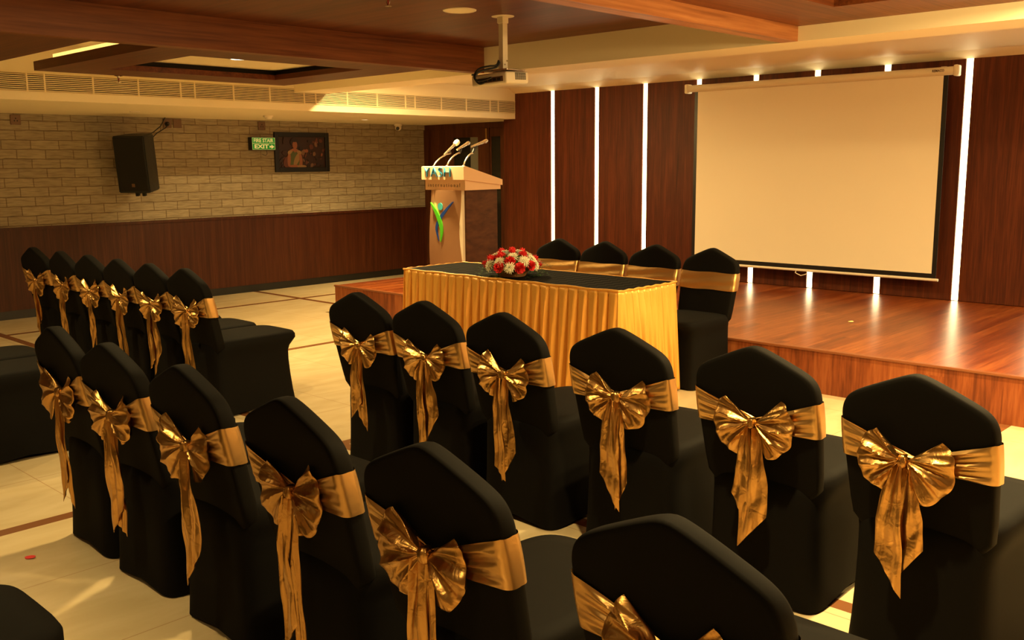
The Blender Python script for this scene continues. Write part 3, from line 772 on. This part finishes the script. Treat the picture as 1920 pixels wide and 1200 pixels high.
# pleated skirt
rng = random.Random(3)
per = []
corners = [(-hx, -hy), (hx, -hy), (hx, hy), (-hx, hy)]
normals = [(0, -1), (1, 0), (0, 1), (-1, 0)]
STEP = .0055
for e in range(4):
    (xa, ya), (xb, yb) = corners[e], corners[(e + 1) % 4]
    ln = math.hypot(xb - xa, yb - ya); n = int(ln / STEP)
    for i in range(n):
        f = i / n; per.append((xa + (xb - xa) * f, ya + (yb - ya) * f, e, f * ln, ln))
    # corner fan
    n0, n1 = normals[e], normals[(e + 1) % 4]
    for i in range(7):
        a = i / 7; per.append((xb, yb, -1 - e, a, 1.0))
def skirt_rows():
    NZ = 26; rows = []
    pl = []; s = 0; start = 0
    for (x, y, e, f, ln) in per:
        pl.append(f)
    irr = [random.Random(50 + k).uniform(-.012, .012) for k in range(200)]
    for iz in range(NZ + 1):
        t = iz / NZ; row = []
        for (x, y, e, f, ln) in per:
            if e >= 0:
                nx, ny = normals[e]
                tx, ty = -ny, nx
                pitch = .083 if e in (0, 2) else .066
                kk = int(f / pitch); ph = ((f + irr[kk + e * 40] * t * 2.0 * math.sin(PI * ((f / pitch) % 1))) / pitch) % 1
                saw = (ph / .82 if ph < .82 else (1 - ph) / .18) ** 1.2 - .9 * math.exp(-((ph - .03) / .07) ** 2) - .9 * math.exp(-((ph - 1.03) / .07) ** 2)
                amp = (.001 + .035 * t ** .45) * (1.0 if e in (0, 2) else 1.25)
                amp *= .75 + .5 * random.Random(kk * 7 + e).random()
                out = .006 + .035 * t + amp * saw
                edge = min(f, ln - f)
                out = out * min(1, .55 + edge / .1)
                lat = .010 * t * math.sin(2 * PI * ph)
                px, py = x + nx * out + tx * lat, y + ny * out + ty * lat
                sag = .010 * math.sin(PI * f / ln) * (1 - t) * math.sin(f * 5) ** 2
            else:
                k = -1 - e; n0, n1 = normals[k], normals[(k + 1) % 4]
                a = f * PI / 2; nx, ny = n0[0] * math.cos(a) + n1[0] * math.sin(a), n0[1] * math.cos(a) + n1[1] * math.sin(a)
                out = (.006 + .050 * t) * (.62 + .25 * math.sin(f * PI))
                px, py = x + nx * out, y + ny * out; sag = 0
            z = TZ + .004 - sag - t * (TZ - .008)
            row.append((px, py, z))
        rows.append(row)
    # hem turned inside gives the cloth thickness
    return rows
sk = thing('table_skirt', 'gold satin pleated skirt around the head table', 'table skirt', ((TXa + TXb) / 2, (TYa + TYb) / 2, 0))
mb = MB(); rw = skirt_rows(); mb.grid(rw, True); so = mb.build('pleated_cloth', M['skirt'], sk, 60)
sol = so.modifiers.new('thickness', 'SOLIDIFY'); sol.thickness = .0025; sol.offset = -1
mb = MB()
pts = [(c[0] * 1.004 + (.004 if c[0] > 0 else -.004), c[1] + (.006 if c[1] > 0 else -.006), TZ + .001) for c in corners]
ring_pts = []
for k in range(4):
    a, c = Vector(pts[k]), Vector(pts[(k + 1) % 4])
    for i in range(24):
        p = a.lerp(c, i / 24); p.z += .003 * math.sin(i * 1.7 + k); ring_pts.append(p)
ring_pts.append(ring_pts[0])
mb.tube(ring_pts, .007, 8); mb.build('top_band', M['skirt'], sk, 60)

# ------------------------------------------------------------------ flowers on the table
fl = thing('flower_arrangement', 'dome of red carnations and white chrysanthemums in a basket on the table', 'flowers', (-4.72, 4.95, TZ + .004))
mb = MB(); mb.lathe([(.001, 0), (.095, 0), (.125, .04), (.14, .085), (.13, .085), (.11, .03), (.001, .02)], n=32, caps=False); mb.build('basket', M['basket'], fl, 40)
mb = MB(); rng = random.Random(11)
def frond(mb, p, d, L_):
    d = Vector(d).normalized(); side = d.cross(Vector((0, 0, 1))).normalized(); p = Vector(p)
    for i in range(9):
        f = i / 8; q = p + d * L_ * f + Vector((0, 0, -.05 * f * f))
        w = .034 * (1 - f * .75)
        for s in (-1, 1):
            q.z = max(q.z, .012)
            tip = q + side * s * w + d * .018 + Vector((0, 0, rng.uniform(-.004, .012)))
            mb.add([q - d * .003, q + d * .004 + Vector((0, 0, .002)), tip], [(0, 1, 2)])
for k in range(120):
    a = rng.uniform(0, 2 * PI); e = rng.uniform(-.25, .35)
    r = rng.uniform(.08, .13)
    frond(mb, (r * math.cos(a), r * math.sin(a), rng.uniform(.05, .12)), (math.cos(a), math.sin(a), e - .1), rng.uniform(.09, .16))
mb.build('foliage', M['fern'], fl)
mb = MB(); mb.lathe([(.001, .06), (.12, .06), (.15, .09), (.12, .15), (.06, .175), (.001, .18)], n=24, caps=False); mb.build('foliage', M['fern'], fl, 60)
def carnation(rng):
    mb = MB()
    for L_ in range(5):
        R = .038 - L_ * .0065; n = 44; rows = []
        for i in range(4):
            f = i / 3; row = []
            for k in range(n):
                a = 2 * PI * k / n; ruf = math.sin(a * (9 - L_) + L_) * .0045 * f + math.sin(a * 17 + L_ * 2) * .0016 * f
                row.append(((.006 + (R - .006) * f ** .8 + ruf * .4) * math.cos(a), (.006 + (R - .006) * f ** .8 + ruf * .4) * math.sin(a), -.012 + .026 * f * (.5 + L_ * .17) + ruf + L_ * .004))
            rows.append(row)
        mb.grid(rows, True)
    return mb
def mum(rng):
    mb = MB()
    for ringi, (n, R, el) in enumerate(((16, .046, -.12), (14, .040, .22), (11, .030, .6), (7, .018, 1.0))):
        for k in range(n):
            a = 2 * PI * (k + .5 * (ringi % 2)) / n + rng.uniform(-.08, .08)
            d = Vector((math.cos(a) * math.cos(el), math.sin(a) * math.cos(el), math.sin(el))); s = Vector((-math.sin(a), math.cos(a), 0))
            w = .0048; c0 = Vector((0, 0, .002)) + d * .006; c1 = d * R * .65 + Vector((0, 0, .004)); c2 = d * R * rng.uniform(.92, 1.08)
            up = Vector((0, 0, .003))
            mb.add([c0 - s * w * .5, c0 + s * w * .5, c1 - s * w, c1 + s * w, c2 - s * w * .4, c2 + s * w * .4, c1 + up, c2 + up * .3], [(0, 1, 6), (0, 6, 2), (1, 3, 6), (2, 6, 7, 4), (6, 3, 5, 7)])
    return mb
rng = random.Random(5)
car_me = carnation(rng).mesh('carnation', 60); car_me.materials.append(M['red'])
mum_me = mum(rng).mesh('chrysanthemum'); mum_me.materials.append(M['petal'])
flist = []
for ringi, (n, el) in enumerate(((13, .18), (11, .55), (8, .92), (4, 1.25))):
    for k in range(n):
        flist.append((2 * PI * (k + .5 * (ringi % 2)) / n, el, (k + ringi) % 2))
flist.append((0, 1.56, 0))
for a, el, kind in flist:
    me = car_me if kind == 0 else mum_me
    o = bpy.data.objects.new('carnation' if kind == 0 else 'chrysanthemum', me); COL.objects.link(o); o.parent = fl
    a += rng.uniform(-.1, .1); e2 = el + rng.uniform(-.06, .06)
    d = Vector((math.cos(a) * math.cos(e2), math.sin(a) * math.cos(e2), math.sin(e2)))
    o.location = Vector((d.x * .182, d.y * .182, .058 + d.z * .112))
    nd = Vector((d.x, d.y, d.z * 1.5)).normalized()
    o.rotation_euler = nd.to_track_quat('Z', 'Y').to_euler()
    sc = rng.uniform(1.0, 1.2) if kind == 0 else rng.uniform(.95, 1.15); o.scale = (sc, sc, sc)

# ------------------------------------------------------------------ banquet chairs
TH = .062          # thickness of the back
HW = .228          # half width of the back
ZS = .42
def yc(z): return .035 - .115 * (z - ZS) / .52
def crown(x):
    a = min(1, abs(x) / HW)
    return .934 - .094 * (math.sqrt(a * a + .012) - .1095) / .8965 - .066 * (1 - math.sqrt(max(0, 1 - a ** 13)))
def back_outline():
    pts = [(-HW + .045, .40), (-HW + .016, .44), (-HW + .010, .50), (-HW + .004, .62), (-HW, .70)]
    n = 56
    for i in range(n + 1):
        q = -math.cos(PI * i / n); c = math.copysign(1 - (1 - abs(q)) ** 1.25, q); x = HW * c
        pts.append((x, crown(x)))
    pts += [(HW, .70), (HW - .004, .62), (HW - .010, .50), (HW - .016, .44), (HW - .045, .40)]
    # smooth closed sampling along the bottom
    pts += [(HW * f, .395) for f in (.6, .2, -.2, -.6)]
    return pts
def make_back():
    ol = back_outline(); cz = .66; mb = MB(); rows = []
    prof = [(.0, -1.0), (.45, -1.0), (.86, -.99), (.94, -.965), (.972, -.90), (.988, -.76), (.997, -.5), (1.0, 0), (.997, .5), (.988, .76), (.972, .90), (.94, .965), (.86, .99), (.45, 1.0), (.0, 1.0)]
    for s, d in prof:
        row = []
        for x, z in ol:
            s2 = s if s > 0 else .002
            X, Z = x * s2, cz + (z - cz) * s2
            row.append((X, yc(Z) + d * TH / 2 + .010 * (1 - (X / HW) ** 2), Z))
        rows.append(row)
    mb.grid(rows, True)
    return mb
def sec(hx_, y0, y1, z, e, n=56, arch=0.0, sag=0.0):
    row = []
    cy_, hy_ = (y0 + y1) / 2, (y1 - y0) / 2
    for k in range(n):
        a = 2 * PI * k / n; c, s_ = math.cos(a), math.sin(a)
        X = math.copysign(abs(c) ** (2 / e), c); Y = math.copysign(abs(s_) ** (2 / e), s_)
        corner = min(1, abs(X * Y) ** 1.2)
        pull = 1 - sag * (1 - corner)
        row.append((hx_ * X * pull, cy_ + hy_ * Y * pull, z + arch * (1 - corner)))
    return row
def make_seat():
    mb = MB()
    rows = [sec(.227, -.012, .574, .001, 8, arch=.026, sag=.015), sec(.226, -.011, .573, .012, 8, arch=.026, sag=.015), sec(.220, -.008, .562, .09, 8, arch=.02, sag=.025),
            sec(.214, -.006, .550, .20, 8, arch=.01, sag=.025), sec(.210, -.005, .542, .30, 8, sag=.012), sec(.209, -.004, .542, .36, 8), sec(.214, -.003, .556, .39, 7), sec(.221, -.002, .580, .415, 6.5),
            sec(.2245, .002, .604, .438, 6), sec(.223, .012, .606, .460, 5.6), sec(.216, .024, .598, .476, 5.2), sec(.18, .06, .53, .483, 4.6), sec(.08, .18, .38, .488, 3)]
    mb.grid(rows, True, 0, False, True)
    return mb
back_me = make_back().mesh('backrest', 60); back_me.materials.append(M['spandex'])
seat_me = make_seat().mesh('seat', 60); seat_me.materials.append(M['spandex'])

def band_loop():
    """points around the back: (x as a fraction of the half width, y as a fraction of the half thickness)"""
    out = []; rc = .10; ry = .62
    for k in range(48): f = k / 48; out.append((-(1 - rc) + 2 * (1 - rc) * f, -1.0))
    for k in range(8): a = -PI / 2 + PI / 2 * k / 8; out.append((1 - rc + rc * math.cos(a), -(1 - ry) + ry * math.sin(a)))
    for k in range(3): out.append((1.0, -(1 - ry) + 2 * (1 - ry) * k / 3))
    for k in range(8): a = PI / 2 * k / 8; out.append((1 - rc + rc * math.cos(a), (1 - ry) + ry * math.sin(a)))
    return out + [(-x, -y) for x, y in out]
BL = band_loop()
def make_band(rng, tied):
    """sash around the back; tied: gathered towards the knot on the rear side"""
    rows = []; NV = 30
    ph = rng.uniform(0, 6); ph2 = rng.uniform(0, 6)
    for iv in range(NV + 1):
        v = iv / NV * 2 - 1; row = []
        for X, Y in BL:
            zc, hh = .704, .0615; t = abs(X); fold = 0
            if tied and Y < -.2:
                tt = min(1, t / .97)
                zc = .662 + (.704 - .662) * tt ** 1.1; hh = .019 + (.0615 - .019) * tt ** .95
                p_ = ph if X > 0 else ph2
                fold = (1 - tt ** 2.6) * .013 * (1 - abs(math.sin(v * 3.9 + p_ + tt * 1.0))) ** 1.3 + (1 - tt ** 5) * .0022 * (1 + math.sin(v * 15 + p_ * 2 - tt * 5))
            elif not tied:
                fold = .0012 * (1 + math.sin(v * 6 + X * 2.5 + ph))
            z = zc + v * hh + .0025 * math.sin(X * 5 + ph) * (1 if Y > 0 else .3)
            bulge = .0045 + .0015 * (1 - v * v)
            y = yc(z) + .010 * (1 - min(1, t) ** 2) + Y * (TH / 2 + bulge) + fold * (-1 if Y < 0 else 1)
            row.append((X * (HW + bulge), y, z))
        rows.append(row)
    return rows
def flat(row_fn, nr, n=52):
    rows = []
    for i in range(nr + 1):
        rows.append([row_fn(i / nr, 2 * PI * k / n) for k in range(n)])
    return rows
def make_loop(rng, s, size=1.0):
    up = rng.uniform(.60, .92); dn = rng.uniform(-1.42, -1.12); L0 = size * rng.uniform(.128, .150)
    kf = rng.uniform(4.6, 6.2); p1 = rng.uniform(0, 6); stand = rng.uniform(.12, .34)
    dep = rng.uniform(.020, .030); drop = rng.uniform(.0, .25)
    def fn(r, a):
        v = math.cos(a); sheet = math.sin(a); r = .05 + .95 * r
        phi = (up + dn) / 2 + v * (up - dn) / 2
        Lp = L0 * (1.0 - .10 * v * v - drop * .5 * max(0, -v) ** 2 + .025 * math.sin(phi * kf * 2 + p1))
        rad = r * Lp
        g = max(0, math.sin(PI * min(1, r ** .8))) ** .55 if r < 1 else 0
        w = phi * kf + p1 + .5 * math.sin(r * 3 + p1)
        ridge = 1 - 2 * abs(math.sin(w)) ** .8                      # sharp creases running out from the knot
        pleat = .0105 * ridge * (r * (1.5 - r)) * 1.6 + .0035 * (1 - 2 * abs(math.sin(phi * kf * 1.9 + r * 2.5 + p1 * 2))) * r
        y = -(.014 + stand * rad * .6 + sheet * dep * g) - pleat * (.65 + .35 * sheet * g)
        return (s * (.008 + rad * math.cos(phi)), y, rad * math.sin(phi) + .004)
    return flat(fn, 24, 132)
def make_knot(rng):
    w = rng.uniform(.014, .019); h = rng.uniform(.017, .022); p = rng.uniform(0, 6)
    def fn(r, a):
        ang = (r - .5) * PI; q = max(.02, math.cos(ang)) ** .4; f = 1 + .09 * math.sin(a * 3 + p) + .10 * math.sin(a * 7 + p + r * 4) + .05 * math.sin(r * 9 + p)
        return (w * q * math.cos(a) * f, -.022 + .019 * q * math.sin(a) * f, h * math.sin(ang) * 1.0 + .002)
    return flat(fn, 14, 24)
def make_tail(rng, x0, hw_, lenL, lenR, tilt, lay_, hw0=.017):
    p = rng.uniform(0, 6); cu = rng.uniform(-.010, .010); fo = rng.uniform(.7, 1.2)
    hw_ = hw_ * 1.22; x0 = x0 * 1.35
    mid = (lenL + lenR) / 2; dl = (lenR - lenL) / 2 * 1.2
    def fn(t, a):
        v = math.cos(a); sh = math.sin(a)
        ln = mid + dl * v
        w = hw0 + (hw_ - hw0) * min(1, (t * 1.6)) ** .8
        x = x0 * (1 - t) * .45 + x0 * .55 * t + tilt * t + v * w + cu * math.sin(PI * t)
        z = -.010 - t * ln
        y = -.016 - lay_ * .008 - .012 * math.sin(PI * min(1, t * 1.4)) - sh * .0022
        crease = 1 - 2 * abs(math.sin(v * 2.3 + p + t * .8))
        y -= .0105 * fo * crease * max(.16, 1 - t * 1.2) + .004 * math.cos(v * 2.2 + p) + .0022 * math.sin(v * 8 + p + t * 5) + .0020 * math.sin(t * 17 + p + v * 2)
        return (x, y, z)
    return flat(fn, 34, 56)

def leaned(rows, kx=0.0, zk=.664):
    """bow-local (knot at the origin) -> chair-local on the rear face of the back"""
    out = []
    yk = yc(zk) - TH / 2
    for row in rows:
        out.append([(x + kx, yk + y + .004, zk + z) for x, y, z in row])
    return out

band_flat_me = None
def make_chair(label, group, loc, rz=0.0, seed=0, tails=None, kx=0.0, size=1.0):
    global band_flat_me
    t = thing('banquet_chair', label, 'chair', loc, rz, group)
    for nm, me in (('backrest', back_me), ('seat', seat_me)):
        o = bpy.data.objects.new(nm, me); COL.objects.link(o); o.parent = t
        if tails is None and nm == 'seat': o.scale = (1, .88, 1)     # shallower seats behind the table
    rng = random.Random(seed * 13 + 5)
    mb = MB(); mb.grid(make_band(rng, tails is not None), True)
    sash = mb.build('sash', M['gold_band'], t, 70)
    sash['label'] = 'gold sash tied around the back'
    if tails is None:
        return t
    for s in (-1, 1):
        mb = MB(); mb.grid(leaned(make_loop(rng, s, size), kx), True, 0, True, True); mb.build('bow_loop', M['gold'], sash, 75)
    mb = MB(); mb.grid(leaned(make_knot(rng), kx), True, 0, True, True); mb.build('bow_knot', M['gold'], sash, 75)
    for i, tp in enumerate(tails):
        mb = MB(); mb.grid(leaned(make_tail(rng, *tp, len(tails) - i), kx), True, 0, True, True); mb.build('bow_tail', M['gold'], sash, 75)
    return t

# tails: x offset, half width, length at left edge, length at right edge, tilt
GR, GL, G2, GH = 'front row chairs right of the aisle', 'front row chairs left of the aisle', 'second row chairs with bows', 'chairs behind the head table'
R1 = [(-3.77, [(-.012, .036, .36, .28, -.01), (.016, .030, .33, .41, .004)], 'front row, first right of the aisle'),
      (-3.288, [(-.018, .021, .43, .40, -.004), (.022, .042, .40, .26, .02)], 'front row, second right of the aisle'),
      (-2.77, [(-.024, .026, .40, .45, .004), (.024, .036, .45, .33, .012)], 'front row, third right of the aisle'),
      (-2.175, [(-.028, .038, .31, .43, .0), (.030, .022, .43, .33, .006)], 'front row, fourth right of the aisle'),
      (-1.60, [(.014, .044, .43, .32, .004), (-.036, .026, .26, .36, -.012)], 'front row, second from the right edge'),
      (-1.022, [(-.022, .036, .30, .405, -.008), (.030, .034, .36, .26, .010)], 'front row, nearest the right edge')]
for i, (x, tl, lb) in enumerate(R1):
    make_chair('black chair with gold bow, ' + lb, GR, (x, [2.911, 2.925, 2.912, 2.916, 2.930, 2.85][i], 0), math.radians([1, 0, -1, 2, 1, -2][i]), 20 + i, tl, [0, 0, 0, 0, 0, -.028][i])
L1 = [(-7.94, [(.0, .026, .36, .42, .01), (.03, .024, .36, .28, .012)], 'leftmost of six, its bow sticking out left'),
      (-7.40, [(-.006, .034, .42, .34, .0), (.016, .024, .33, .44, .016)], 'second from the left of six'),
      (-6.91, [(.004, .036, .44, .30, .012), (.02, .02, .34, .44, .02)], 'third from the left of six'),
      (-6.435, [(-.012, .024, .44, .38, -.006), (.03, .02, .36, .42, .03)], 'fourth from the left of six, with narrow tails'),
      (-5.97, [(-.014, .026, .42, .36, -.006), (.03, .046, .45, .30, .02)], 'fifth from the left of six, wide bow tail'),
      (-5.50, [(-.016, .022, .41, .46, -.004), (.03, .02, .46, .40, .02)], 'at the aisle end, its seat in full view')]
for i, (x, tl, lb) in enumerate(L1):
    make_chair('black chair in left front row, ' + lb, GL, (x, 2.915, 0), math.radians([3, -1, 1, 0, 0, .5][i]), 40 + i, tl)
R2 = [(-3.87, [(-.004, .034, .44, .34, .01), (.018, .022, .36, .45, .02)], 'leftmost, at the aisle'),
      (-3.36, [(.004, .040, .43, .32, .01), (.012, .028, .40, .43, .012)], 'second from the left, long single looking tail'),
      (-2.80, [(.006, .046, .46, .33, .012), (-.01, .02, .28, .30, .0)], 'third from the left, with a broad pointed tail'),
      (-2.18, [(-.016, .026, .46, .38, -.004), (.024, .018, .46, .50, .004)], 'fourth from the left, with two narrow tails'),
      (-1.572, [(-.024, .030, .44, .47, -.004), (.026, .028, .47, .42, .004)], 'fifth from the left, large bow at the bottom centre'),
      (-.91, [(-.02, .03, .42, .40, .0), (.02, .03, .40, .44, .0)], 'nearest the camera, its bow cut by the bottom edge')]
for i, (x, tl, lb) in enumerate(R2):
    make_chair('black chair in the second row, ' + lb, G2, (x, [1.51, 1.492, 1.485, 1.465, 1.432, 1.42][i], 0), math.radians([-2, 1, 0, -1, 1, 0][i]), 60 + i, tl, [0, 0, 0, 0, -.012, 0][i])
L2 = [(-5.53, 'aisle end of the second left row, only its seat in view'), (-6.0, 'second left row behind the aisle seat, partly in view')]
for i, (x, lb) in enumerate(L2):
    make_chair('black chair, ' + lb, 'second row chairs left of the aisle', (x, 1.515, 0), 0, 80 + i, [(-.01, .034, .40, .30, 0), (.02, .03, .3, .4, .01)])
R3 = [(-2.42, .205, 0, 'only the black seat front showing in the bottom left corner'), (-2.99, .22, 4, 'only a dark sliver at the lower left edge')]
for i, (x, y, a, lb) in enumerate(R3):
    make_chair('black chair, ' + lb, 'third row chairs', (x, y, 0), math.radians(a), 90 + i, [(-.01, .034, .40, .30, 0), (.02, .03, .3, .4, .01)])
HD = [(-5.19, 'leftmost behind the table, beside the flowers'), (-4.71, 'second from the left behind the table'), (-4.22, 'third from the left behind the table'), (-3.725, 'rightmost, its seat in view')]
for i, (x, lb) in enumerate(HD):
    make_chair('black chair facing the room with flat gold band, ' + lb, GH, (x, 5.952, 0), PI + math.radians([1, -1, 0, 0][i]), 100 + i, None)

# small petals lying about
def litter(loc, mat, label):
    mb = MB(); rows = []
    for i in range(5):
        f = i / 4; rows.append([(math.cos(2 * PI * k / 10) * .022 * math.sin(PI * (f * .9 + .05)) + f * .02, math.sin(2 * PI * k / 10) * .012 * math.sin(PI * (f * .9 + .05)), .002 + .008 * f + .002 * math.sin(2 * PI * k / 10)) for k in range(10)])
    mb.grid(rows, True, 0, True, True); o = mb.build('fallen_petal', mat, None, 60); o.location = loc; o.rotation_euler = (0, 0, .8)
    tag(o, label, 'petal')
litter((-3.189, 7.173, .299), M['petal_core'], 'small yellow petal lying on the stage floor')
litter((-3.931, 1.285, .0), M['red'], 'small red petal on the floor behind the second row')
